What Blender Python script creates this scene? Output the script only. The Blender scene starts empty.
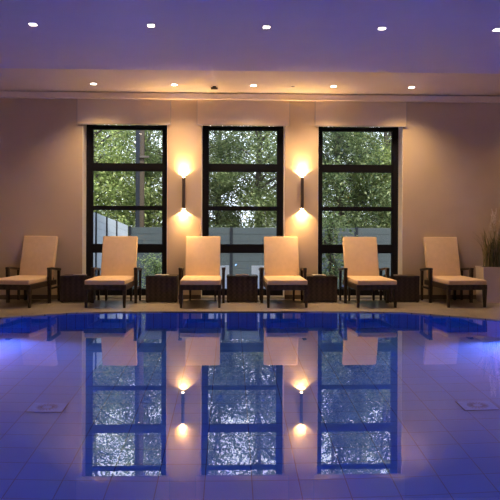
import bpy, bmesh, math, random
from mathutils import Vector, Matrix
from mathutils.geometry import tessellate_polygon
random.seed(7)
S = bpy.context.scene
C = S.collection
PI = math.pi

# ------------------------------------------------------------------ camera
F = 640.0                     # focal length in pixels of the 500 px frame
CAMZ = 1.28
YAW = math.atan(20 / F)
ROLL = 0.0035
cam = bpy.data.cameras.new('camera')
cam.sensor_width = 36
cam.lens = F / 500 * 36
cam.shift_y = -25 / 500
co = bpy.data.objects.new('camera', cam)
C.objects.link(co)
co.matrix_world = (Matrix.Translation((0, 0, CAMZ)) @ Matrix.Rotation(-YAW, 4, 'Z')
                   @ Matrix.Rotation(PI / 2, 4, 'X') @ Matrix.Rotation(ROLL, 4, 'Z'))
S.camera = co
YW = 11.03                    # inner face of the window wall

def at(px, py, Y=None, Z=None):
    """world point seen at a pixel, on the plane y=Y or z=Z"""
    x = (px - 250 + ROLL * (py - 225)) / F
    z = (225 - py + ROLL * (px - 250)) / F
    d = Vector((math.sin(YAW) + x * math.cos(YAW), math.cos(YAW) - x * math.sin(YAW), z))
    t = Y / d.y if Y is not None else (Z - CAMZ) / d.z
    return Vector((0, 0, CAMZ)) + d * t

# ------------------------------------------------------------------ materials
def mat(name, col, rough=0.6, metal=0.0, spec=0.5, noise=0.0, nscale=5.0, bump=0.0, bscale=60.0):
    m = bpy.data.materials.new(name); m.use_nodes = True
    nt = m.node_tree; b = nt.nodes['Principled BSDF']
    b.inputs['Base Color'].default_value = (*col, 1)
    b.inputs['Roughness'].default_value = rough
    b.inputs['Metallic'].default_value = metal
    b.inputs['Specular IOR Level'].default_value = spec
    tc = nt.nodes.new('ShaderNodeTexCoord')
    if noise:
        n = nt.nodes.new('ShaderNodeTexNoise'); n.inputs['Scale'].default_value = nscale
        n.inputs['Detail'].default_value = 5
        nt.links.new(tc.outputs['Object'], n.inputs['Vector'])
        r = nt.nodes.new('ShaderNodeValToRGB')
        r.color_ramp.elements[0].position = .3; r.color_ramp.elements[1].position = .7
        r.color_ramp.elements[0].color = (*[max(0, c * (1 - noise)) for c in col], 1)
        r.color_ramp.elements[1].color = (*[min(1, c * (1 + noise)) for c in col], 1)
        nt.links.new(n.outputs['Fac'], r.inputs['Fac'])
        nt.links.new(r.outputs['Color'], b.inputs['Base Color'])
    if bump:
        n2 = nt.nodes.new('ShaderNodeTexNoise'); n2.inputs['Scale'].default_value = bscale
        nt.links.new(tc.outputs['Object'], n2.inputs['Vector'])
        bp = nt.nodes.new('ShaderNodeBump'); bp.inputs['Strength'].default_value = bump
        bp.inputs['Distance'].default_value = .01
        nt.links.new(n2.outputs['Fac'], bp.inputs['Height'])
        nt.links.new(bp.outputs['Normal'], b.inputs['Normal'])
    return m

def emit(name, col, s):
    m = bpy.data.materials.new(name); m.use_nodes = True
    nt = m.node_tree; nt.nodes.clear()
    o = nt.nodes.new('ShaderNodeOutputMaterial'); e = nt.nodes.new('ShaderNodeEmission')
    e.inputs[0].default_value = (*col, 1); e.inputs[1].default_value = s
    nt.links.new(e.outputs[0], o.inputs[0])
    return m

def brickmat(name, c1, c2, mortar, bw, bh, ms, off=0.0, loc=(0, 0, 0), uv=False, rough=0.4, spec=.5, noise=0.1, squash=False):
    m = bpy.data.materials.new(name); m.use_nodes = True
    nt = m.node_tree; b = nt.nodes['Principled BSDF']
    b.inputs['Roughness'].default_value = rough
    b.inputs['Specular IOR Level'].default_value = spec
    tc = nt.nodes.new('ShaderNodeTexCoord'); mp = nt.nodes.new('ShaderNodeMapping')
    mp.inputs['Location'].default_value = loc
    nt.links.new(tc.outputs['UV' if uv else 'Object'], mp.inputs['Vector'])
    br = nt.nodes.new('ShaderNodeTexBrick')
    br.offset = off; br.squash = 1
    br.inputs['Color1'].default_value = (*c1, 1); br.inputs['Color2'].default_value = (*c2, 1)
    br.inputs['Mortar'].default_value = (*mortar, 1)
    br.inputs['Scale'].default_value = 1
    br.inputs['Mortar Size'].default_value = ms; br.inputs['Mortar Smooth'].default_value = .1
    br.inputs['Brick Width'].default_value = bw; br.inputs['Row Height'].default_value = bh
    nt.links.new(mp.outputs[0], br.inputs['Vector'])
    n = nt.nodes.new('ShaderNodeTexNoise'); n.inputs['Scale'].default_value = 3; n.inputs['Detail'].default_value = 6
    nt.links.new(tc.outputs['Object'], n.inputs['Vector'])
    mr = nt.nodes.new('ShaderNodeMapRange')
    mr.inputs['To Min'].default_value = 1 - noise; mr.inputs['To Max'].default_value = 1 + noise
    nt.links.new(n.outputs['Fac'], mr.inputs['Value'])
    vm = nt.nodes.new('ShaderNodeVectorMath'); vm.operation = 'SCALE'
    nt.links.new(br.outputs['Color'], vm.inputs[0]); nt.links.new(mr.outputs[0], vm.inputs['Scale'])
    nt.links.new(vm.outputs[0], b.inputs['Base Color'])
    return m

def wicker(name, dark, light, sx=42.0, sz=55.0):
    """woven strands: two crossed wave patterns, colour and bump"""
    m = bpy.data.materials.new(name); m.use_nodes = True
    nt = m.node_tree; b = nt.nodes['Principled BSDF']
    b.inputs['Roughness'].default_value = .42
    tc = nt.nodes.new('ShaderNodeTexCoord')
    ck = nt.nodes.new('ShaderNodeTexChecker'); ck.inputs['Scale'].default_value = 28
    w1 = nt.nodes.new('ShaderNodeTexWave'); w1.bands_direction = 'Z'; w1.inputs['Scale'].default_value = 14; w1.inputs['Distortion'].default_value = 1
    w2 = nt.nodes.new('ShaderNodeTexWave'); w2.bands_direction = 'X'; w2.inputs['Scale'].default_value = 3.4; w2.inputs['Distortion'].default_value = .6
    for w in (ck, w1, w2): nt.links.new(tc.outputs['Object'], w.inputs['Vector'])
    mx = nt.nodes.new('ShaderNodeMath'); mx.operation = 'MULTIPLY'
    nt.links.new(w1.outputs['Fac'], mx.inputs[0]); nt.links.new(w2.outputs['Fac'], mx.inputs[1])
    ad = nt.nodes.new('ShaderNodeMath'); ad.operation = 'MULTIPLY_ADD'
    nt.links.new(ck.outputs['Fac'], ad.inputs[0]); ad.inputs[1].default_value = .3
    nt.links.new(mx.outputs[0], ad.inputs[2])
    r = nt.nodes.new('ShaderNodeValToRGB')
    r.color_ramp.elements[0].color = (*dark, 1); r.color_ramp.elements[1].color = (*light, 1)
    nt.links.new(ad.outputs[0], r.inputs['Fac']); nt.links.new(r.outputs['Color'], b.inputs['Base Color'])
    bp = nt.nodes.new('ShaderNodeBump'); bp.inputs['Strength'].default_value = .5; bp.inputs['Distance'].default_value = .006
    nt.links.new(ad.outputs[0], bp.inputs['Height']); nt.links.new(bp.outputs['Normal'], b.inputs['Normal'])
    return m

def glassmat(name, ior=1.5, tint=(1, 1, 1), thr=1.0):
    """clear thin pane: see-through with a fresnel reflection"""
    m = bpy.data.materials.new(name); m.use_nodes = True
    nt = m.node_tree; nt.nodes.clear()
    o = nt.nodes.new('ShaderNodeOutputMaterial'); mx = nt.nodes.new('ShaderNodeMixShader')
    t = nt.nodes.new('ShaderNodeBsdfTransparent'); t.inputs[0].default_value = (*tint, 1)
    g = nt.nodes.new('ShaderNodeBsdfGlossy'); g.inputs['Roughness'].default_value = 0
    fr = nt.nodes.new('ShaderNodeFresnel'); fr.inputs['IOR'].default_value = ior
    nt.links.new(fr.outputs[0], mx.inputs[0]); nt.links.new(t.outputs[0], mx.inputs[1]); nt.links.new(g.outputs[0], mx.inputs[2])
    nt.links.new(mx.outputs[0], o.inputs[0])
    return m

def watermat():
    m = bpy.data.materials.new('pool_water'); m.use_nodes = True
    nt = m.node_tree; nt.nodes.clear()
    o = nt.nodes.new('ShaderNodeOutputMaterial'); g = nt.nodes.new('ShaderNodeBsdfGlass')
    g.inputs['Color'].default_value = (1, 1, 1, 1); g.inputs['Roughness'].default_value = 0; g.inputs['IOR'].default_value = 1.36
    gl = nt.nodes.new('ShaderNodeBsdfGlossy'); gl.inputs['Roughness'].default_value = 0
    mx = nt.nodes.new('ShaderNodeMixShader'); mx.inputs[0].default_value = .15
    nt.links.new(g.outputs[0], mx.inputs[1]); nt.links.new(gl.outputs[0], mx.inputs[2])
    nt.links.new(mx.outputs[0], o.inputs[0])
    return m

def leafmat(name, c1, c2, c3, trans=.35):
    m = bpy.data.materials.new(name); m.use_nodes = True
    nt = m.node_tree; nt.nodes.clear()
    o = nt.nodes.new('ShaderNodeOutputMaterial'); mx = nt.nodes.new('ShaderNodeMixShader'); mx.inputs[0].default_value = trans
    d = nt.nodes.new('ShaderNodeBsdfPrincipled'); d.inputs['Roughness'].default_value = .5
    t = nt.nodes.new('ShaderNodeBsdfTranslucent')
    ge = nt.nodes.new('ShaderNodeNewGeometry'); oi = nt.nodes.new('ShaderNodeObjectInfo')
    r = nt.nodes.new('ShaderNodeValToRGB')
    r.color_ramp.elements[0].color = (*c1, 1); r.color_ramp.elements[1].color = (*c3, 1)
    e = r.color_ramp.elements.new(.55); e.color = (*c2, 1)
    nt.links.new(ge.outputs['Random Per Island'], r.inputs['Fac'])
    hs = nt.nodes.new('ShaderNodeHueSaturation')
    mr = nt.nodes.new('ShaderNodeMapRange'); mr.inputs['To Min'].default_value = .8; mr.inputs['To Max'].default_value = 1.2
    nt.links.new(oi.outputs['Random'], mr.inputs['Value']); nt.links.new(mr.outputs[0], hs.inputs['Value'])
    nt.links.new(r.outputs['Color'], hs.inputs['Color'])
    nt.links.new(hs.outputs[0], d.inputs['Base Color']); nt.links.new(hs.outputs[0], t.inputs[0])
    nt.links.new(d.outputs[0], mx.inputs[1]); nt.links.new(t.outputs[0], mx.inputs[2]); nt.links.new(mx.outputs[0], o.inputs[0])
    return m

def blindmat():
    m = bpy.data.materials.new('blind_fabric'); m.use_nodes = True
    nt = m.node_tree; nt.nodes.clear()
    o = nt.nodes.new('ShaderNodeOutputMaterial'); mx = nt.nodes.new('ShaderNodeMixShader'); mx2 = nt.nodes.new('ShaderNodeMixShader')
    d = nt.nodes.new('ShaderNodeBsdfDiffuse'); d.inputs[0].default_value = (.82, .68, .50, 1)
    t = nt.nodes.new('ShaderNodeBsdfTranslucent'); t.inputs[0].default_value = (.6, .56, .5, 1)
    p = nt.nodes.new('ShaderNodeBsdfTransparent')
    tc = nt.nodes.new('ShaderNodeTexCoord'); w = nt.nodes.new('ShaderNodeTexWave'); w.bands_direction = 'Z'
    w.inputs['Scale'].default_value = 60
    nt.links.new(tc.outputs['Object'], w.inputs['Vector'])
    mr = nt.nodes.new('ShaderNodeMapRange'); mr.inputs['To Min'].default_value = .03; mr.inputs['To Max'].default_value = .12
    nt.links.new(w.outputs['Fac'], mr.inputs['Value'])
    mx.inputs[0].default_value = .15
    nt.links.new(d.outputs[0], mx.inputs[1]); nt.links.new(t.outputs[0], mx.inputs[2])
    nt.links.new(mr.outputs[0], mx2.inputs[0]); nt.links.new(mx.outputs[0], mx2.inputs[1]); nt.links.new(p.outputs[0], mx2.inputs[2])
    nt.links.new(mx2.outputs[0], o.inputs[0])
    return m

M = {
 'wall': mat('wall_plaster', (.58, .46, .32), .85, noise=.03, nscale=2, bump=.08, bscale=90),
 'ceil': mat('ceiling_paint', (.82, .73, .60), .8, noise=.015, nscale=3),
 'ceil_pool': mat('pool_ceiling_glow_tint', (.66, .63, .78), .7, noise=.015, nscale=3),  # bluish light from the pool mixed into this ceiling colour
 'trim': mat('cornice_paint', (.86, .75, .60), .6),
 'white': mat('reveal_white', (.93, .90, .85), .6),
 'base': mat('baseboard_brown', (.10, .075, .06), .6),
 'frame': mat('window_frame', (.006, .006, .010), .5, spec=.2),
 'sill': mat('sill_grey', (.40, .40, .40), .4),
 'glass': glassmat('pane_glass'),
 'water': watermat(),
 'blind': blindmat(),
 'bar': mat('blind_bar', (.45, .40, .34), .5),
 'deck': brickmat('deck_tiles', (.37, .325, .28), (.31, .27, .23), (.09, .075, .06), .9, .15, .005, off=.33, loc=(.12, -.02, 0), rough=.30, noise=.18),
 'lip': mat('pool_lip', (.42, .36, .29), .4, noise=.1, nscale=8),
 'pooltile': brickmat('pool_floor_tiles', (.04, .235, .70), (.038, .225, .67), (.015, .06, .20), .33, .25, .0034, loc=(.17, 0, 0), rough=.5, noise=.03),
 'poolwall': brickmat('pool_wall_tiles', (.04, .24, .74), (.035, .22, .70), (.02, .07, .30), .125, .125, .004, uv=True, rough=.4, noise=.05),
 'drain': mat('drain_steel', (.075, .30, .80), .5, noise=.1, nscale=20),
 'drain_dark': mat('drain_slot', (.03, .05, .12), .6),
 'wicker': wicker('dark_wicker', (.016, .010, .007), (.060, .038, .025)),
 'wood': mat('dark_wood', (.075, .042, .025), .4, noise=.3, nscale=20),
 'cushion': mat('cushion_fabric', (.72, .54, .35), .9, noise=.04, nscale=14, bump=.15, bscale=240),
 'piping': mat('cushion_piping', (.68, .56, .42), .8),
 'tableglass': mat('table_glass', (.030, .026, .024), .08, spec=.8),
 'paper': mat('paper', (.36, .34, .33), .6),
 'paper2': mat('paper_print', (.20, .15, .14), .5),
 'rubber': mat('rubber', (.02, .02, .02), .6),
 'metal': mat('brushed_metal', (.35, .33, .31), .3, metal=1),
 'sconce': mat('sconce_metal', (.12, .10, .095), .35, metal=.7),
 'lampw': emit('warm_lamp', (1, .80, .52), 30),
 'downw': emit('downlight_lens', (1, .86, .70), 22),
 'poollens': emit('pool_lamp_lens', (.5, .42, 1), 10),
 'planter': mat('planter_white', (.78, .68, .60), .55, noise=.03, nscale=5),
 'soil': mat('soil', (.03, .02, .015), .9, bump=.5, bscale=80),
 'blade': leafmat('grass_blades', (.12, .14, .05), (.26, .26, .10), (.48, .36, .18), .2),
 'plume': mat('plume', (.9, .82, .74), .9),
 'leafA': leafmat('leaf_bright', (.10, .15, .04), (.28, .36, .10), (.62, .64, .28)),
 'leafB': leafmat('leaf_mid', (.07, .11, .035), (.20, .27, .09), (.48, .52, .24)),
 'leafC': leafmat('leaf_dark', (.04, .075, .03), (.13, .19, .07), (.38, .42, .19)),
 'bark': mat('bark', (.06, .048, .036), .9, noise=.3, nscale=12, bump=.4, bscale=30),
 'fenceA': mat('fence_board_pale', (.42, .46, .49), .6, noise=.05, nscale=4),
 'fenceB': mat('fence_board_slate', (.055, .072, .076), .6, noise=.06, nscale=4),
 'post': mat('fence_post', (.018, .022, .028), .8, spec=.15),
 'ground': mat('terrace_stone', (.32, .31, .29), .8, noise=.12, nscale=3),
 'mast': mat('mast_grey', (.07, .055, .04), .5),
 'mast_lit_tan': mat('mast_lit_tan', (.075, .058, .04), .8, spec=.1),
 'plasticw': mat('white_plastic', (.75, .76, .78), .45),
 'dark': mat('dark_plastic', (.03, .03, .05), .5),
}

# ------------------------------------------------------------------ mesh helpers
class MB:
    def __init__(s): s.bm = bmesh.new()
    def box(s, x0, x1, y0, y1, z0, z1, taper=None, mtx=None, bev=0):
        vs = []
        for z, k in ((z0, 0), (z1, 1)):
            f = taper[k] if taper else 1
            cx, cy = (x0 + x1) / 2, (y0 + y1) / 2
            for x, y in ((x0, y0), (x1, y0), (x1, y1), (x0, y1)):
                v = Vector((cx + (x - cx) * f, cy + (y - cy) * f, z))
                vs.append(s.bm.verts.new(mtx @ v if mtx else v))
        fs = [s.bm.faces.new([vs[i] for i in q]) for q in
              ((3, 2, 1, 0), (4, 5, 6, 7), (0, 1, 5, 4), (1, 2, 6, 5), (2, 3, 7, 6), (3, 0, 4, 7))]
        if bev:
            es = list({e for f in fs for e in f.edges})
            bmesh.ops.bevel(s.bm, geom=es, offset=bev, segments=3, profile=.6, affect='EDGES')
        return s
    def tube(s, pts, r, n=8, close=True, r1=None):
        pts = [Vector(p) for p in pts]; rings = []
        for i, p in enumerate(pts):
            t = (pts[min(i + 1, len(pts) - 1)] - pts[max(i - 1, 0)]).normalized()
            u = t.orthogonal().normalized(); w = t.cross(u)
            rr = r if r1 is None else r + (r1 - r) * i / (len(pts) - 1)
            rings.append([s.bm.verts.new(p + (u * math.cos(a) + w * math.sin(a)) * rr) for a in [2 * PI * k / n for k in range(n)]])
        for a, b in zip(rings, rings[1:]):
            for k in range(n): s.bm.faces.new((a[k], a[(k + 1) % n], b[(k + 1) % n], b[k]))
        if close:
            s.bm.faces.new(rings[0][::-1]); s.bm.faces.new(rings[-1])
        return s
    def lathe(s, prof, n=24, c=(0, 0)):
        rings = [[s.bm.verts.new((c[0] + r * math.cos(2 * PI * k / n), c[1] + r * math.sin(2 * PI * k / n), z)) for k in range(n)] for r, z in prof]
        for a, b in zip(rings, rings[1:]):
            for k in range(n): s.bm.faces.new((a[k], a[(k + 1) % n], b[(k + 1) % n], b[k]))
        s.bm.faces.new(rings[0][::-1]); s.bm.faces.new(rings[-1])
        return s
    def build(s, name, m, parent=None, smooth=False, loc=None):
        bmesh.ops.recalc_face_normals(s.bm, faces=s.bm.faces)
        me = bpy.data.meshes.new(name); s.bm.to_mesh(me); s.bm.free()
        me.materials.append(m)
        if smooth:
            for p in me.polygons: p.use_smooth = True
        o = bpy.data.objects.new(name, me); C.objects.link(o)
        if parent: o.parent = parent
        if loc: o.location = loc
        return o

def tag(o, label=None, cat=None, group=None, kind=None):
    if label: o['label'] = label
    if cat: o['category'] = cat
    if group: o['group'] = group
    if kind: o['kind'] = kind
    return o
def thing(name, loc, rz=0, label=None, cat=None, group=None):
    o = bpy.data.objects.new(name, None); C.objects.link(o)
    o.empty_display_size = .1
    o.location = loc; o.rotation_euler = (0, 0, rz)
    return tag(o, label, cat, group)
def struct(o): o['kind'] = 'structure'; return o
def copy_tree(o, parent=None):
    c = o.copy(); C.objects.link(c)
    if parent: c.parent = parent
    for ch in list(o.children): copy_tree(ch, c)
    return c

# ------------------------------------------------------------------ pool outline
raw = [(-5.6, 1.2), (-5.6, 5.2), (-5.25, 6.7), (-4.4, 7.95), (-3.2, 8.85), (-2.1, 9.46), (0, 9.47), (2.45, 9.46),
       (3.2, 8.98), (3.7, 8.58), (4.8, 7.75), (5.65, 6.6), (6.0, 5.2), (6.0, 1.2)]
def chaikin(p):
    q = [p[0], p[1]]
    for i in range(1, len(p) - 2):
        a, b = Vector(p[i]), Vector(p[i + 1])
        q += [tuple(a.lerp(b, .2)), tuple(a.lerp(b, .8))]
    return q + [p[-2], p[-1]]
outline = chaikin(raw)
ZB = -1.365; ZWAT = -.015
RX0, RX1, RY0 = -8.0, 8.6, -3.0

bm = bmesh.new()
outer = [(RX0, RY0), (RX1, RY0), (RX1, YW + .02), (RX0, YW + .02)]
vo = [Vector((*p, 0)) for p in outer]; vi = [Vector((*p, 0)) for p in outline]
allv = [bm.verts.new(v) for v in vo + vi]
for t in tessellate_polygon([vo, vi]): bm.faces.new([allv[i] for i in t])
low = [bm.verts.new((p[0], p[1], -.05)) for p in outline]
iv = allv[4:]
for k in range(len(iv)):
    k2 = (k + 1) % len(iv); bm.faces.new((iv[k], iv[k2], low[k2], low[k]))
mb = MB(); mb.bm.free(); mb.bm = bm
struct(mb.build('floor', M['deck']))

# basin
bm = bmesh.new(); uvl = bm.loops.layers.uv.new('UVMap')
top = [bm.verts.new((p[0], p[1], -.05)) for p in outline]; bot = [bm.verts.new((p[0], p[1], ZB)) for p in outline]
per = 0
for k in range(len(top)):
    k2 = (k + 1) % len(top); L = (top[k].co - top[k2].co).length
    f = bm.faces.new((top[k], top[k2], bot[k2], bot[k]))
    for lp, uv in zip(f.loops, ((per, 0), (per + L, 0), (per + L, ZB), (per, ZB))): lp[uvl].uv = uv
    per += L
me = bpy.data.meshes.new('pool_basin'); bm.to_mesh(me); bm.free(); me.materials.append(M['poolwall'])
basin = bpy.data.objects.new('pool_basin', me); C.objects.link(basin); struct(basin)
bm = bmesh.new(); bm.faces.new([bm.verts.new((p[0], p[1], ZB)) for p in outline][::-1])
mb = MB(); mb.bm.free(); mb.bm = bm
mb.build('basin_floor', M['pooltile'], basin)
# water
bm = bmesh.new(); f = bm.faces.new([bm.verts.new((p[0], p[1], ZWAT)) for p in outline]); f.normal_update()
if f.normal.z < 0: f.normal_flip()
me = bpy.data.meshes.new('pool_water'); bm.to_mesh(me); bm.free(); me.materials.append(M['water'])
wo = bpy.data.objects.new('pool_water', me); C.objects.link(wo)
tag(wo, 'calm blue pool water mirroring the loungers and windows', 'water', kind='stuff')

# floor drains, one tile each
def drain(x0, y0, label):
    t = thing('floor_drain', (x0 + .165, y0 + .125, ZB), 0, label, 'drain', 'square drains set in the pool floor')
    MB().box(-.158, .158, -.118, .118, 0, .012, bev=.002).build('grate_plate', M['drain'], t)
    b = MB()
    for k in range(18):
        a = PI * 2 * k / 18
        c, s_ = math.cos(a), math.sin(a)
        mt = Matrix.Translation((c * .07, s_ * .062, .012)) @ Matrix.Rotation(a, 4, 'Z')
        b.box(-.026, .026, -.0035, .0035, 0, .003, mtx=mt)
    b.build('grate_slots', M['drain_dark'], t)
    MB().box(-.166, .166, -.126, -.119, 0, .006).box(-.166, .166, .119, .126, 0, .006).box(-.166, -.159, -.126, .126, 0, .006).box(.159, .166, -.126, .126, 0, .006).build('rim', M['drain_dark'], t)
drain(-1.82, 5.75, 'pale square slotted drain under the water at the left of the pool')
drain(2.12, 5.70, 'pale square slotted drain under the water at the right of the pool')

# ------------------------------------------------------------------ room shell
HS, HP = 3.54, 3.48          # soffit and pool ceiling heights
YT = YW + .36
win = []                      # opening x-range on the inner wall face
for a, b_ in ((82.2, 167.2), (201.2, 284.8), (317.8, 402.6)):
    win.append((at(a, 225, Y=YW).x, at(b_, 225, Y=YW).x))
b = MB()
xs = [RX0] + [x for w in win for x in w] + [RX1]
for i in range(0, len(xs), 2): b.box(xs[i], xs[i + 1], YW, YT, 0, HS + .2)
for w in win: b.box(w[0], w[1], YW, YT, 3.42, HS + .2)
struct(b.build('wall_back', M['wall']))
struct(MB().box(RX0 - .2, RX0, RY0, YT, 0, HS + .2).build('wall_left', M['wall']))
struct(MB().box(RX1, RX1 + .2, RY0, YT, 0, HS + .2).build('wall_right', M['wall']))
struct(MB().box(RX0 - .2, RX1 + .2, RY0 - .2, RY0, 0, HS + .2).build('wall_front', M['wall']))
YE = (at(0, 69.0, Z=HP).y + at(500, 73.0, Z=HP).y) / 2
struct(MB().box(RX0, RX1, YE - .3, YW, HS, HS + .15).build('ceiling', M['ceil']))
struct(MB().box(RX0, RX1, RY0, YE, HP, HS + .002).build('ceiling', M['ceil_pool']))
# cornice with shadow gaps
struct(MB().box(RX0, RX1, YW - .10, YW - .004, 3.425, 3.522).build('trim_1', M['trim']))
b = MB()
for i in range(0, len(xs), 2): b.box(xs[i] + .002, xs[i + 1] - .002, YW - .014, YW - .001, 0.001, .075)
struct(b.build('baseboard_back', M['base']))

# windows
YF = YW + .28
zr = [(3.017, 2.960), (2.349, 2.231), (1.598, 1.545), (.927, .794), (.135, .035)]
for n, (x0, x1) in enumerate(win):
    w = thing('window_%d' % (n + 1), (x0, YF, 0)); struct(w)
    W = x1 - x0
    b = MB()
    b.box(.002, .108, 0, .07, .035, 3.415); b.box(W - .108, W - .002, 0, .07, .035, 3.415)
    for z1, z0 in zr: b.box(.10, W - .10, 0, .07, z0, z1)
    b.box(.10, W - .10, 0, .07, 3.36, 3.415)
    b.build('window_frame', M['frame'], w)
    # slim casement bead, set back
    b = MB()
    zz = [3.36] + [z for r in zr for z in r]
    for k in range(0, 10, 2):
        zt, zb = zz[k], zz[k + 1]
        for xa, xb, za, zc in ((.108, .120, zb, zt), (W - .120, W - .108, zb, zt), (.12, W - .12, zb, zb + .012), (.12, W - .12, zt - .012, zt)):
            b.box(xa, xb, .02, .06, za, zc)
    b.build('glazing_bead', M['frame'], w)
    for k in range(0, 10, 2):
        MB().box(.11, W - .11, .035, .043, zz[k + 1] + .002, zz[k] - .002).build('pane', M['glass'], w)
    MB().box(.002, W - .002, -.27, .07, .002, .033).build('window_sill', M['sill'], w)
    # pale side and head lining of the recess
    MB().box(.0005, .006, -.275, -.002, .034, 3.41).build('reveal_lining', M['white'], w)
    MB().box(W - .006, W - .0005, -.275, -.002, .034, 3.41).build('reveal_lining', M['white'], w)
    # blind
    cx = (x0 + x1) / 2 + (-.015, .0, .0)[n]
    names = ('left', 'middle', 'right')
    bl = thing('roller_blind', (cx, YW - .03, 2.985), 0, 'sheer beige blind rolled up above the %s window' % names[n], 'blind', 'sheer blinds above the windows')
    hw = .79
    MB().box(-hw, hw, -.0012, .0012, .02, .43).build('fabric', M['blind'], bl)
    MB().box(-hw, hw, -.008, .008, 0, .02, bev=.003).build('bottom_bar', M['bar'], bl)
    MB().box(-hw - .012, -hw, -.006, .006, 0, .43).build('side_guide', M['bar'], bl)
    MB().box(hw, hw + .012, -.006, .006, 0, .43).build('side_guide', M['bar'], bl)

# ------------------------------------------------------------------ lights
def light(kind, name, loc, energy, col, parent=None, **kw):
    l = bpy.data.lights.new(name, kind); l.energy = energy; l.color = col
    for k, v in kw.items(): setattr(l, k, v)
    o = bpy.data.objects.new(name, l); C.objects.link(o); o.location = loc
    if parent: o.parent = parent
    return o
WARM = (1, .60, .25)
WARM2 = (1, .66, .34)

# sconces
for n, px in enumerate((183.6, 302.2)):
    p = at(px, 193, Y=YW - .062)
    z1 = at(px, 177.5, Y=YW - .062).z; z0 = at(px, 208.5, Y=YW - .062).z
    s = thing('wall_sconce', (p.x, p.y, (z0 + z1) / 2), 0, 'slim dark tube wall lamp glowing up and down %s the middle window' % ('left of', 'right of')[n], 'wall lamp', 'tube wall lamps between the windows')
    h = (z1 - z0) / 2
    bb = MB(); bb.lathe([(.020, h - .02), (.028, h - .02), (.028, h), (.026, h), (.026, h - .012)], 20)
    bb = MB().tube([(0, 0, -h), (0, 0, h)], .028, 20)
    bb.build('tube_body', M['sconce'], s, smooth=False)
    MB().box(-.02, .02, 0.026, .0605, -.05, .05, bev=.004).build('wall_bracket', M['sconce'], s)
    for sg in (1, -1):
        MB().tube([(0, 0, sg * (h + .0005)), (0, 0, sg * (h + .006))], .023, 20).build('lamp_lens', M['lampw'], s)
        o = light('SPOT', 'lamp', (0, .024, sg * (h + .010)), 38, WARM, s, spot_size=math.radians(118), spot_blend=.12, shadow_soft_size=.012)
        o.rotation_euler = (PI if sg > 0 else 0, 0, 0)
        o = light('SPOT', 'lamp_beam', (0, 0, sg * (h + .012)), 68 if sg > 0 else 36, WARM, s, spot_size=math.radians(88), spot_blend=1.0, shadow_soft_size=.02)
        o.rotation_euler = (PI if sg > 0 else 0, 0, 0)

# downlights, pool ceiling (square) and soffit (round)
ordi = ('leftmost', 'second from the left', 'middle', 'second from the right', 'rightmost')
for n, (px, py) in enumerate(((33, 24.3), (151, 25.4), (266.5, 27), (382, 28.3), (497, 29.8))):
    p = at(px, py, Z=HP)
    t = thing('ceiling_downlight', (p.x, p.y, HP), 0, '%s of five square lamps in the purple ceiling' % ordi[n], 'ceiling lamp', 'square recessed lamps over the pool')
    MB().box(-.042, .042, -.042, .042, -.003, -.0005).build('rim', M['white'], t)
    MB().box(-.034, .034, -.034, .034, -.0045, -.0031).build('lens', M['downw'], t)
    light('SPOT', 'lamp', (0, 0, -.02), 32, WARM2, t, spot_size=math.radians(110), spot_blend=.9, shadow_soft_size=.03)
for n, (px, py) in enumerate(((93.5, 83.7), (174.3, 84.6), (253.5, 85.4), (333.5, 86.2), (411.5, 87.3))):
    p = at(px, py, Z=HS)
    t = thing('ceiling_downlight', (p.x, p.y, HS), 0, '%s of five round lamps in the beige ceiling strip' % ordi[n], 'ceiling lamp', 'round recessed lamps above the loungers')
    MB().lathe([(.062, -.0005), (.062, -.003), (.05, -.004)], 24).build('rim', M['white'], t)
    MB().lathe([(.046, -.0041), (.046, -.0055)], 24).build('lens', M['downw'], t)
    light('SPOT', 'lamp', (0, 0, -.02), 140, WARM2, t, spot_size=math.radians(125), spot_blend=1.0, shadow_soft_size=.03)

# small ceiling fittings
p = at(214.3, 86.3, Z=HS)
t = thing('ceiling_detector', (p.x, p.y, HS), 0, 'small dark twin-bar fitting on the beige ceiling strip', 'detector')
MB().lathe([(.03, -.0005), (.03, -.02)], 16).build('mount', M['dark'], t)
MB().box(-.055, .055, -.02, .02, -.05, -.0205, bev=.004).build('housing', M['dark'], t)
MB().box(-.05, .05, -.045, -.021, -.046, -.028, bev=.003).build('sensor_bar', M['mast'], t)
p = at(293, 86.3, Z=HS)
tag(MB().lathe([(.03, -.0005), (.026, -.012), (.012, -.018)], 16).build('ceiling_sensor', M['bar'], None, loc=(p.x, p.y, HS)),
    'tiny round cap on the beige ceiling strip right of its middle lamp', 'sprinkler')

# underwater lamps in the pool walls
BLUE = (.10, .22, 1)
VIOLET = (1, .46, 1)
def pool_lamp(x, y, z, dirv, energy, label, tilt=0.0, size=150, col=BLUE):
    t = thing('pool_lamp', (x, y, z), math.atan2(dirv[1], dirv[0]) - PI / 2, label, 'pool lamp', 'round lamps in the pool walls')
    # local +y points into the pool
    b = MB().tube([(0, .002, 0), (0, .03, 0)], .13, 24); b.build('rim', M['metal'], t)
    MB().tube([(0, .031, 0), (0, .036, 0)], .105, 24).build('lens', M['poollens'], t)
    o = light('SPOT', 'lamp', (0, .07, 0), energy, col, t, spot_size=math.radians(size), spot_blend=.7, shadow_soft_size=.08)
    o.rotation_euler = (PI / 2 + tilt, 0, PI)      # -Z axis towards +y
    o.rotation_euler = (PI / 2 - tilt, 0, 0)
    return t
pool_lamp(-3.50, 8.60, -.75, (.6, -.8), 260, 'underwater lamp in the curved pool wall at far left', .7, size=100, col=VIOLET)
pool_lamp(3.98, 8.35, -.75, (-.6, -.8), 260, 'underwater lamp in the curved pool wall at far right', .7, size=100, col=VIOLET)
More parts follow.
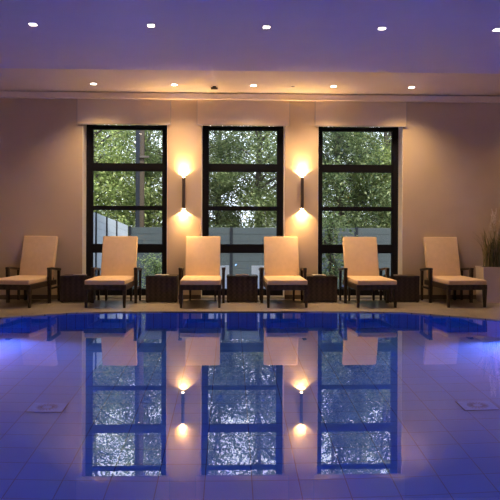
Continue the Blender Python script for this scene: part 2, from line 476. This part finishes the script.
for x, a in ((-5.5, -PI / 2), (5.9, PI / 2)):  # unseen blue fill lights added at the pool sides
    o = light('SPOT', 'added_side_pool_fill', (x, 4.0, -.7), 38, BLUE, None, spot_size=math.radians(150), spot_blend=.7, shadow_soft_size=.08)
    o.rotation_euler = (PI / 2, 0, a)
for x in (-3.0, 0.2, 3.4):       # added blue fill at the near pool wall, to brighten the ceiling
    o = light('SPOT', 'added_near_pool_fill', (x, 1.3, -.7), 92, BLUE, None, spot_size=math.radians(150), spot_blend=.7, shadow_soft_size=.08)
    o.rotation_euler = (PI / 2, 0, 0)
for x in (-5, -2.4, .2, 2.8, 5.4):     # added warm fill spots, unseen above the top of the frame
    for y in (4.6, 1.8):
        light('SPOT', 'added_overhead_fill', (x, y, HP - .02), 7, WARM2, None, spot_size=math.radians(120), spot_blend=.9, shadow_soft_size=.04)

for x, y in ((-7.7, 8.6), (8.3, 8.6), (-7.7, 4), (8.3, 4)):      # warm fill points added beside the side walls, out of view
    light('POINT', 'added_side_wall_fill', (x, y, 2.1), 19, WARM2, None, shadow_soft_size=.12)
for x in (-5.2, 5.2): light('SPOT', 'added_soffit_end_fill', (x, 10.1, HS - .02), 34, WARM2, None, spot_size=math.radians(120), spot_blend=.9, shadow_soft_size=.04)  # warm fill added beyond both ends of the visible soffit

# ------------------------------------------------------------------ sun loungers
def rounded(b, x0, x1, y0, y1, z0, z1, bev, mtx=None): return b.box(x0, x1, y0, y1, z0, z1, bev=bev, mtx=mtx)
def make_lounger():
    t = thing('sun_lounger', (0, 0, 0))
    # woven seat frame
    b = MB(); b.box(-.325, .325, 0, .055, .275, .355, bev=.008); b.box(-.325, -.27, .055, .98, .275, .355, bev=.008)
    b.box(.27, .325, .055, .98, .275, .355, bev=.008); b.box(-.27, .27, .93, .98, .275, .355, bev=.008)
    b.box(-.27, .27, .055, .93, .335, .352)
    b.build('seat_frame', M['wicker'], t)
    for sx in (-1, 1):
        MB().box(sx * .295 - .028, sx * .295 + .028, .004, .06, .0, .275, taper=(.62, 1)).build('front_leg', M['wicker'], t)
    for sx in (-1, 1):
        MB().box(sx * .21 - .02, sx * .21 + .02, .93, .98, .06, .275, taper=(.8, 1)).build('rear_leg', M['wicker'], t)
    for sx in (-1, 1):
        MB().tube([(sx * .21 - .012, .955, .04), (sx * .21 + .012, .955, .04)], .04, 18).build('wheel', M['rubber'], t)
    # arm frames: front post, arm, rear post
    for sx in (-1, 1):
        b = MB(); x = sx * .352
        b.box(x - .026, x + .026, .60, .665, 0, .555, taper=(.75, 1))
        b.box(x - .030, x + .030, .595, .70, .545, .580, bev=.008)
        m = Matrix.Translation((x, .70, .5625)) @ Matrix.Rotation(-.12, 4, 'X')
        b.box(-.030, .030, -.01, .34, -.018, .018, mtx=m, bev=.006)
        b.box(x - .02, x + .02, .985, 1.03, 0, .522, taper=(.8, 1))
        b.box(x - .012, x + .012, .66, .99, .22, .25)
        b.build('armrest', M['wicker'], t)
    # seat cushion
    MB().box(-.312, .312, -.012, .875, .357, .430, bev=.020).build('seat_cushion', M['cushion'], t, smooth=True)
    # backrest: woven panel and thick cushion leaning back
    lean = math.radians(15)
    m = Matrix.Translation((0, .875, .395)) @ Matrix.Rotation(-lean, 4, 'X')
    b = MB()
    b.box(-.28, -.24, .075, .10, -.02, .66, mtx=m); b.box(.24, .28, .075, .10, -.02, .66, mtx=m)
    for k in range(6): b.box(-.24, .24, .08, .092, .02 + k * .115, .08 + k * .115, mtx=m)
    b.build('backrest_frame', M['wicker'], t)
    c = MB(); c.box(-.292, .292, -.004, .070, .0, .715, mtx=m, bev=.018)
    bc = c.build('back_cushion', M['cushion'], t, smooth=True)
    pb = MB()
    loop = [(-.285, .072, .02), (-.285, .072, .705), (.285, .072, .705), (.285, .072, .02)]
    pb.tube([m @ Vector(q) for q in loop], .006, 6)
    pb.build('piping', M['piping'], bc)
    return t
lab = ['leftmost beige lounger, cut by the left edge of the photo',
       'beige lounger in front of the left window, second from the left',
       'beige lounger below the left wall lamp, third from the left',
       'beige lounger below the right wall lamp, fourth from the left',
       'beige lounger in front of the right window, turned a little to the right',
       'rightmost beige lounger beside the white planter']
chairs = [((15.5, 306.8), (34.0, 303.0)), ((109, 307), (118, 303)), ((200.3, 307.6), (202, 302.6)),
          ((287.5, 308.0), (282.5, 302.9)), ((378, 308.4), (365, 303.4)), ((469, 308.2), (450, 303.4))]
proto = make_lounger()
for n, (a, c_) in enumerate(chairs):
    o = proto if n == 0 else copy_tree(proto)
    f_ = at(*a, Z=0); g = at(c_[0], c_[1], Z=0)
    d = (g - f_); ang = math.atan2(d.x, d.y) * .5
    d = Vector((math.sin(ang), math.cos(ang), 0))
    o.location = (f_.x - (.04, .04, 0, 0, 0, 0)[n], 9.86 + (.03 if n in (0, 5) else 0), 0); o.rotation_euler = (0, 0, -ang)
    tag(o, lab[n], 'lounger', 'beige wicker loungers along the window wall')

# ------------------------------------------------------------------ side tables and booklets
def make_table():
    t = thing('side_table', (0, 0, 0))
    MB().box(-.255, .255, 0, .36, .012, .418, bev=.006).build('woven_body', M['wicker'], t)
    MB().box(-.262, .262, -.006, .366, .418, .432, bev=.004).build('top_rim', M['wicker'], t)
    MB().box(-.25, .25, .006, .354, .432, .439).build('glass_top', M['tableglass'], t)
    for x in (-.23, .23):
        for y in (.03, .33): MB().box(x - .015, x + .015, y - .015, y + .015, 0, .012).build('foot', M['rubber'], t)
    return t
tproto = make_table()
tl = ['dark woven cube table between the two leftmost loungers', 'dark woven cube table at the right side of the left window',
      'dark woven cube table in the middle of the row', 'dark woven cube table at the left side of the right window', 'dark woven cube table between the two rightmost loungers']
bl_ = ['booklet on the table between the two leftmost loungers', 'booklet on the table at the right side of the left window', 'booklet on the middle table of the row',
       'booklet on the table at the left side of the right window', 'booklet on the table between the two rightmost loungers']
for n, cx in enumerate((76, 161.2, 242.3, 322.2, 404.5)):
    o = tproto if n == 0 else copy_tree(tproto)
    p = at(cx, 302.4, Z=0)
    p.y = 10.55
    p.x = at(cx, 290, Y=10.55).x
    o.location = p
    o.rotation_euler = (0, 0, (.02, 0, -.01, 0, .03)[n])
    tag(o, tl[n], 'side table', 'woven side tables between the loungers')
    bk = thing('booklet', (p.x + (.03, 0, .0, -.04, -.03)[n], 10.69, .4395), (.1, -.15, .05, .1, -.1)[n], 'pale ' + bl_[n], 'booklet', 'booklets on the side tables')
    MB().box(-.105, .105, -.07, .07, 0, .009).build('pages', M['paper'], bk)
    MB().box(-.107, .107, -.072, .072, .009, .0105).build('cover', M['paper2' if n in (2, 4) else 'paper'], bk)

# small white stand
p = at(380.5, 300.2, Z=0); p.y = 10.93
t = thing('floor_stand', (at(380.5, 300, Y=10.93).x, 10.93, 0), 0, 'small white stem on a round foot behind the lounger at the right window', 'stand')
MB().lathe([(.06, 0), (.06, .008), (.02, .018), (.014, .02)], 24).build('round_foot', M['plasticw'], t)
MB().tube([(0, 0, .02), (0, 0, .15)], .012, 10).build('stem', M['plasticw'], t)
MB().box(-.03, .03, -.02, .02, .15, .165).build('cap', M['plasticw'], t)

# ------------------------------------------------------------------ planter with grass
p0 = at(478.5, 300, Y=10.45)
t = thing('potted_grass', (p0.x + .44, 10.62, 0), 0, 'tall feathery grass in a square white planter at the right edge', 'potted plant')
b = MB(); w_, h_ = .36, .585
b.box(-w_, w_, -.17, .17, 0, h_, taper=(.96, 1), bev=.004)
b.build('pot', M['planter'], t)
MB().box(-w_ - .006, w_ + .006, -.176, -.14, h_, h_ + .012).box(-w_ - .006, w_ + .006, .14, .176, h_, h_ + .012).box(-w_ - .006, -w_ + .03, -.14, .14, h_, h_ + .012).box(w_ - .03, w_ + .006, -.14, .14, h_, h_ + .012).build('pot_rim', M['planter'], t)
MB().box(-w_ + .031, w_ - .031, -.139, .139, h_, h_ + .006).build('soil', M['soil'], t)
R = random.Random(3)
bm = bmesh.new()
def blade(bm, base, az, length, lean, wd, seg=6):
    prev = None; p = Vector(base); ang = R.uniform(.02, .1)
    sd = Vector((-math.sin(az), math.cos(az), 0))
    for k in range(seg + 1):
        w = wd * (1 - (k / seg) ** 2) + .0008
        a, b_ = bm.verts.new(p + sd * w), bm.verts.new(p - sd * w)
        if prev: bm.faces.new((prev[0], prev[1], b_, a))
        prev = (a, b_)
        ang += lean / seg * (1 + k / seg)
        p = p + Vector((math.cos(az) * math.sin(ang), math.sin(az) * math.sin(ang), math.cos(ang))) * length / seg
    return p
for k in range(420):
    az = R.uniform(0, 2 * PI)
    if math.sin(az) > .3 and R.random() < .6: az = -az
    blade(bm, (R.uniform(-.27, .27), R.uniform(-.13, .10), h_ + .005), az, R.uniform(.30, .70), R.uniform(.05, .75), R.uniform(.004, .008))
for k in range(14):
    blade(bm, (R.uniform(-.25, .25), R.uniform(-.1, .0), h_ + .005), R.choice((PI, 0)) + R.uniform(-.6, .6), R.uniform(.5, .62), R.uniform(.8, 1.1), .007)
me = bpy.data.meshes.new('foliage'); bm.to_mesh(me); bm.free(); me.materials.append(M['blade'])
fo = bpy.data.objects.new('foliage', me); C.objects.link(fo); fo.parent = t; tag(fo, 'long green and straw coloured blades')
bm = bmesh.new()
bs = bmesh.new()
for k in range(30):
    x, y = R.uniform(-.25, .25), R.uniform(-.12, .08); az = R.uniform(0, 2 * PI); ln = R.uniform(.0, .09)
    H = R.uniform(.70, 1.0)
    for q in range(90):
        zz_ = R.random(); pp = Vector((x + math.cos(az) * ln * (1 + zz_), y + math.sin(az) * ln * .6 * (1 + zz_), h_ + H - .2 + zz_ * .2))
        a2 = R.uniform(0, 2 * PI); L = .045 * (1.15 - zz_)
        e = pp + Vector((math.cos(a2) * L, math.sin(a2) * L, .02)); sd = Vector((-math.sin(a2), math.cos(a2), 0)) * .005
        bm.faces.new([bm.verts.new(v) for v in (pp + sd, pp - sd, e)])
    top_ = Vector((x + math.cos(az) * ln * 1.5, y + math.sin(az) * ln * .9, h_ + H - .05))
    v = [Vector((x, y, h_)), top_]
    bs.faces.new([bs.verts.new(c) for c in (v[0] + Vector((.003, 0, 0)), v[0] - Vector((.003, 0, 0)), v[1] - Vector((.0015, 0, 0)), v[1] + Vector((.0015, 0, 0)))])
me = bpy.data.meshes.new('plumes'); bm.to_mesh(me); bm.free(); me.materials.append(M['plume'])
fo = bpy.data.objects.new('plumes', me); C.objects.link(fo); fo.parent = t; tag(fo, 'pale feathery seed plumes')
me = bpy.data.meshes.new('stems'); bs.to_mesh(me); bs.free(); me.materials.append(M['blade'])
fo = bpy.data.objects.new('stems', me); C.objects.link(fo); fo.parent = t

# ------------------------------------------------------------------ outside
GZ = -.30
struct(MB().box(-30, 30, YT + .001, 45, GZ - .1, GZ).build('ground', M['ground']))
YB = 14.2
pc = at(130, 225, Y=YB)
# back fence
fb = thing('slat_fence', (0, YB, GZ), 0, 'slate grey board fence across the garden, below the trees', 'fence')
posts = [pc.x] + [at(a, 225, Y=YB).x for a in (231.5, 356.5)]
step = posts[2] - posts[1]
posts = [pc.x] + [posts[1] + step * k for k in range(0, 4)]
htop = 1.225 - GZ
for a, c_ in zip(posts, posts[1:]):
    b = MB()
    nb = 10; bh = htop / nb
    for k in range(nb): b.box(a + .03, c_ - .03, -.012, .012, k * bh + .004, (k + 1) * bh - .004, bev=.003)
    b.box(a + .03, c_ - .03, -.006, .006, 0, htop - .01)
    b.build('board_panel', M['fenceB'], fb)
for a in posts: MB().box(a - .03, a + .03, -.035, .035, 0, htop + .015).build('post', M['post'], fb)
# side fence, sloping towards the back
p1 = Vector((-2.80, 11.9)); p2 = Vector((pc.x - .05, YB))
d = (p2 - p1); Ls = d.length; ang = math.atan2(d.y, d.x)
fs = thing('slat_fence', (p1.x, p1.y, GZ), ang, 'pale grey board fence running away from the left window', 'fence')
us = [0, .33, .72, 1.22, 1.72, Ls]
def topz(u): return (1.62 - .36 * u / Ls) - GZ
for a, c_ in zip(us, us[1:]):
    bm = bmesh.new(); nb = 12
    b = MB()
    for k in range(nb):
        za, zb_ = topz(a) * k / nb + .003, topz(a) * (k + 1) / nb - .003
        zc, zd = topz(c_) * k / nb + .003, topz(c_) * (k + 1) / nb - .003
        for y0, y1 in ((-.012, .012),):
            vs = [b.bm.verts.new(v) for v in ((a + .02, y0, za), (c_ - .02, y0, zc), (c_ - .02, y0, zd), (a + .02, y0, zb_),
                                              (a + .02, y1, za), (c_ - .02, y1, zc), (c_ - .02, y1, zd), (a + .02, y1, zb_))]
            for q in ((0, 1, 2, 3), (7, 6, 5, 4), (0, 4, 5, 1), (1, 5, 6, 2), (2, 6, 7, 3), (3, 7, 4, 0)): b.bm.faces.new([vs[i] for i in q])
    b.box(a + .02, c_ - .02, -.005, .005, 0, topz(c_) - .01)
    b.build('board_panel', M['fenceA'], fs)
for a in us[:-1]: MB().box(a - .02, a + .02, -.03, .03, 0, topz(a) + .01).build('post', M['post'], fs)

# mast, its lit and shaded sides put into two colours
pm = at(140, 190, Y=15.0)
t = thing('steel_mast', (pm.x, 15.0, GZ), 0, 'tall grey mast rising through the leaves behind the left window', 'mast')
MB().box(-.095, .0, -.06, .06, 0, 8.2).build('shaded_flank', M['post'], t)
MB().box(.0, .095, -.05, .07, 0, 8.2).build('lit_flank', M['mast_lit_tan'], t)
zb = at(140, 157, Y=15.0).z - GZ
MB().box(.0, .22, -.10, -.0505, zb - .03, zb + .02, bev=.01).build('bracket', M['mast'], t)

def leaf_quads(bm, c, n, rad, size, R):
    for _ in range(n):
        v = Vector((R.gauss(0, 1), R.gauss(0, 1), R.gauss(0, .75)))
        v = v.normalized() * rad * (R.random() ** .45) * Vector((1, 1, .8)).length / 1.62
        p = c + v
        s = size * R.uniform(.6, 1.35)
        a = Vector((R.gauss(0, 1), R.gauss(0, 1), R.gauss(0, .6))).normalized()
        w = a.cross(Vector((R.gauss(0, .4), R.gauss(0, .4), 1))).normalized()
        u = w.cross(a) * .12
        bm.faces.new([bm.verts.new(q) for q in (p - a * s * .5, p + w * s * .28 + u * s, p + a * s * .5, p - w * s * .28 + u * s)])

def make_tree(name, H, spread, nclu, nleaf, size, leaf, seed, base=.8, name2='tree'):
    R = random.Random(seed)
    t = thing(name2, (0, 0, GZ))
    b = MB(); cl = []
    b.tube([(0, 0, 0), (R.uniform(-.1, .1), R.uniform(-.1, .1), H * .4), (R.uniform(-.25, .25), R.uniform(-.2, .2), H * .85)], .13, 8, r1=.03)
    for k in range(nclu):
        z = base + (H - base) * ((k + R.random()) / nclu)
        f = math.sin(PI * min(1, max(.0, (z / H) * .80 + .18))) ** .6
        az = R.uniform(0, 2 * PI); rr = spread * f * (R.random() ** .5)
        c = Vector((math.cos(az) * rr, math.sin(az) * rr * .7, z)); cl.append(c)
        if k % 2 == 0: b.tube([(0, 0, max(.4, z - .5)), (c.x * .5, c.y * .5, z - .15), tuple(c)], .035, 5, r1=.008)
    b.build('trunk', M['bark'], t)
    bm = bmesh.new()
    for c in cl:
        k_ = 1 if c.z < 3.3 else max(.30, 1 - (c.z - 3.3) * .38)      # crowns thin out towards the top
        leaf_quads(bm, c, int(nleaf * k_), R.uniform(.32, .62), size, R)
    me = bpy.data.meshes.new('crown'); bm.to_mesh(me); bm.free(); me.materials.append(leaf)
    o = bpy.data.objects.new('crown', me); C.objects.link(o); o.parent = t
    return t
def place(proto, used, X, Y, rz, sc, label, cat, group):
    o = proto if not used else copy_tree(proto)
    o.location = (X, Y, GZ); o.rotation_euler = (0, 0, rz); o.scale = (sc,) * 3
    return tag(o, label, cat, group)
TA = make_tree('a', 6.8, 1.6, 95, 330, .09, M['leafA'], 11)
TB = make_tree('b', 7.2, 1.75, 105, 360, .08, M['leafB'], 12)
TC = make_tree('c', 6.8, 1.7, 105, 340, .085, M['leafC'], 13)
G = 'trees beyond the garden fence'
spots = [(TA, 0, -3.55, 16.4, 0, 1.0, 'bright green tree filling the left part of the left window'),
         (TB, 0, -1.2, 17.3, 1, 1.0, 'mid green tree between the left and middle windows'),
         (TC, 0, 2.9, 17.0, 2, 1.0, 'dark tree filling the left of the right window'),
         (TB, 1, .75, 16.6, 2.2, .95, 'mid green tree filling the middle window'),
         (TA, 1, 4.4, 17.6, 3.1, .95, 'bright green tree at the right of the right window'),
         (TC, 1, -5.3, 17.6, .7, 1.0, 'dark tree at far left beyond the fence'),
         (TC, 1, 6.6, 17.4, 1.9, 1.05, 'dark tree at far right beyond the fence'),
         (TA, 1, -2.5, 19.6, 4.0, 1.0, 'bright green tree in the back row behind the mast'),
         (TB, 1, 1.8, 19.8, 5.0, 1.1, 'tall green tree in the back row behind the middle window'),
         (TC, 1, -.4, 20.0, 4.4, 1.05, 'dark tree in the back row left of centre'),
         (TC, 1, 4.0, 20.2, 5.2, 1.15, 'tall dark tree in the back row behind the right window'),
         (TB, 1, -4.6, 20.4, 3.6, 1.0, 'green tree in the back row at left'),
         (TB, 1, 6.2, 20.4, .5, 1.1, 'green tree in the back row at right')]
for pr, us_, X, Y, rz, sc, lb in spots: place(pr, us_, X, Y, rz, sc, lb, 'tree', G)
S1 = make_tree('s', 1.55, .42, 22, 60, .10, M['leafA'], 21, base=.3, name2='shrub')
pS = at(155, 280, Y=13.2)
place(S1, 0, pS.x, 13.2, 0, .58, 'bright leafy shrub before the fence in the left window', 'shrub', None)
pS = at(330, 280, Y=12.9)
S2 = make_tree('s2', 1.9, .38, 26, 60, .09, M['leafB'], 22, base=.3, name2='shrub')
place(S2, 0, pS.x, 12.9, 1, .95, 'tall leafy shrub before the fence in the right window', 'shrub', None)

# white garden chairs behind the middle window
def garden_chair():
    t = thing('garden_chair', (0, 0, GZ))
    m = Matrix.Translation((0, .0, .40)) @ Matrix.Rotation(.18, 4, 'X')
    MB().box(-.22, .22, -.012, .012, 0, .42, mtx=m, bev=.008).build('backrest', M['plasticw'], t)
    MB().box(-.22, .22, .0, .44, .38, .405, bev=.008).build('seat', M['plasticw'], t)
    for x in (-.19, .19):
        for y in (.03, .41): MB().box(x - .018, x + .018, y - .018, y + .018, 0, .38, taper=(.7, 1)).build('leg', M['plasticw'], t)
    return t
g = garden_chair(); p = at(217.5, 270, Y=12.1); g.location = (p.x, 12.1, GZ)
tag(g, 'white garden chair outside, showing right of the third lounger', 'garden chair', 'white chairs on the terrace')
g2 = copy_tree(g); p = at(263, 270, Y=12.1); g2.location = (p.x, 12.1, GZ)
tag(g2, 'white garden chair outside, showing left of the fourth lounger', 'garden chair', 'white chairs on the terrace')

# ------------------------------------------------------------------ world: pale overcast sky
w = bpy.data.worlds.new('sky'); S.world = w; w.use_nodes = True
nt = w.node_tree; bg = nt.nodes['Background']
tc = nt.nodes.new('ShaderNodeTexCoord'); sp = nt.nodes.new('ShaderNodeSeparateXYZ')
nt.links.new(tc.outputs['Generated'], sp.inputs[0])
r = nt.nodes.new('ShaderNodeValToRGB')
r.color_ramp.elements[0].position = 0; r.color_ramp.elements[0].color = (.80, .88, 1, 1)
r.color_ramp.elements[1].position = 1; r.color_ramp.elements[1].color = (.62, .76, 1, 1)
nt.links.new(sp.outputs['Z'], r.inputs['Fac']); nt.links.new(r.outputs['Color'], bg.inputs['Color'])
bg.inputs['Strength'].default_value = 3.6
sun = light('SUN', 'sun', (0, -30, 40), 6, (1, .95, .85), angle=math.radians(8))
sun.rotation_euler = (math.radians(38), 0, math.radians(25))

S.cycles.sample_clamp_indirect = 0        # keep the mirrored wall lamps as bright as the real ones
S.view_settings.view_transform = 'Standard'; S.view_settings.look = 'None'
S.view_settings.exposure = 0; S.view_settings.gamma = 1; S.view_settings.use_curve_mapping = False
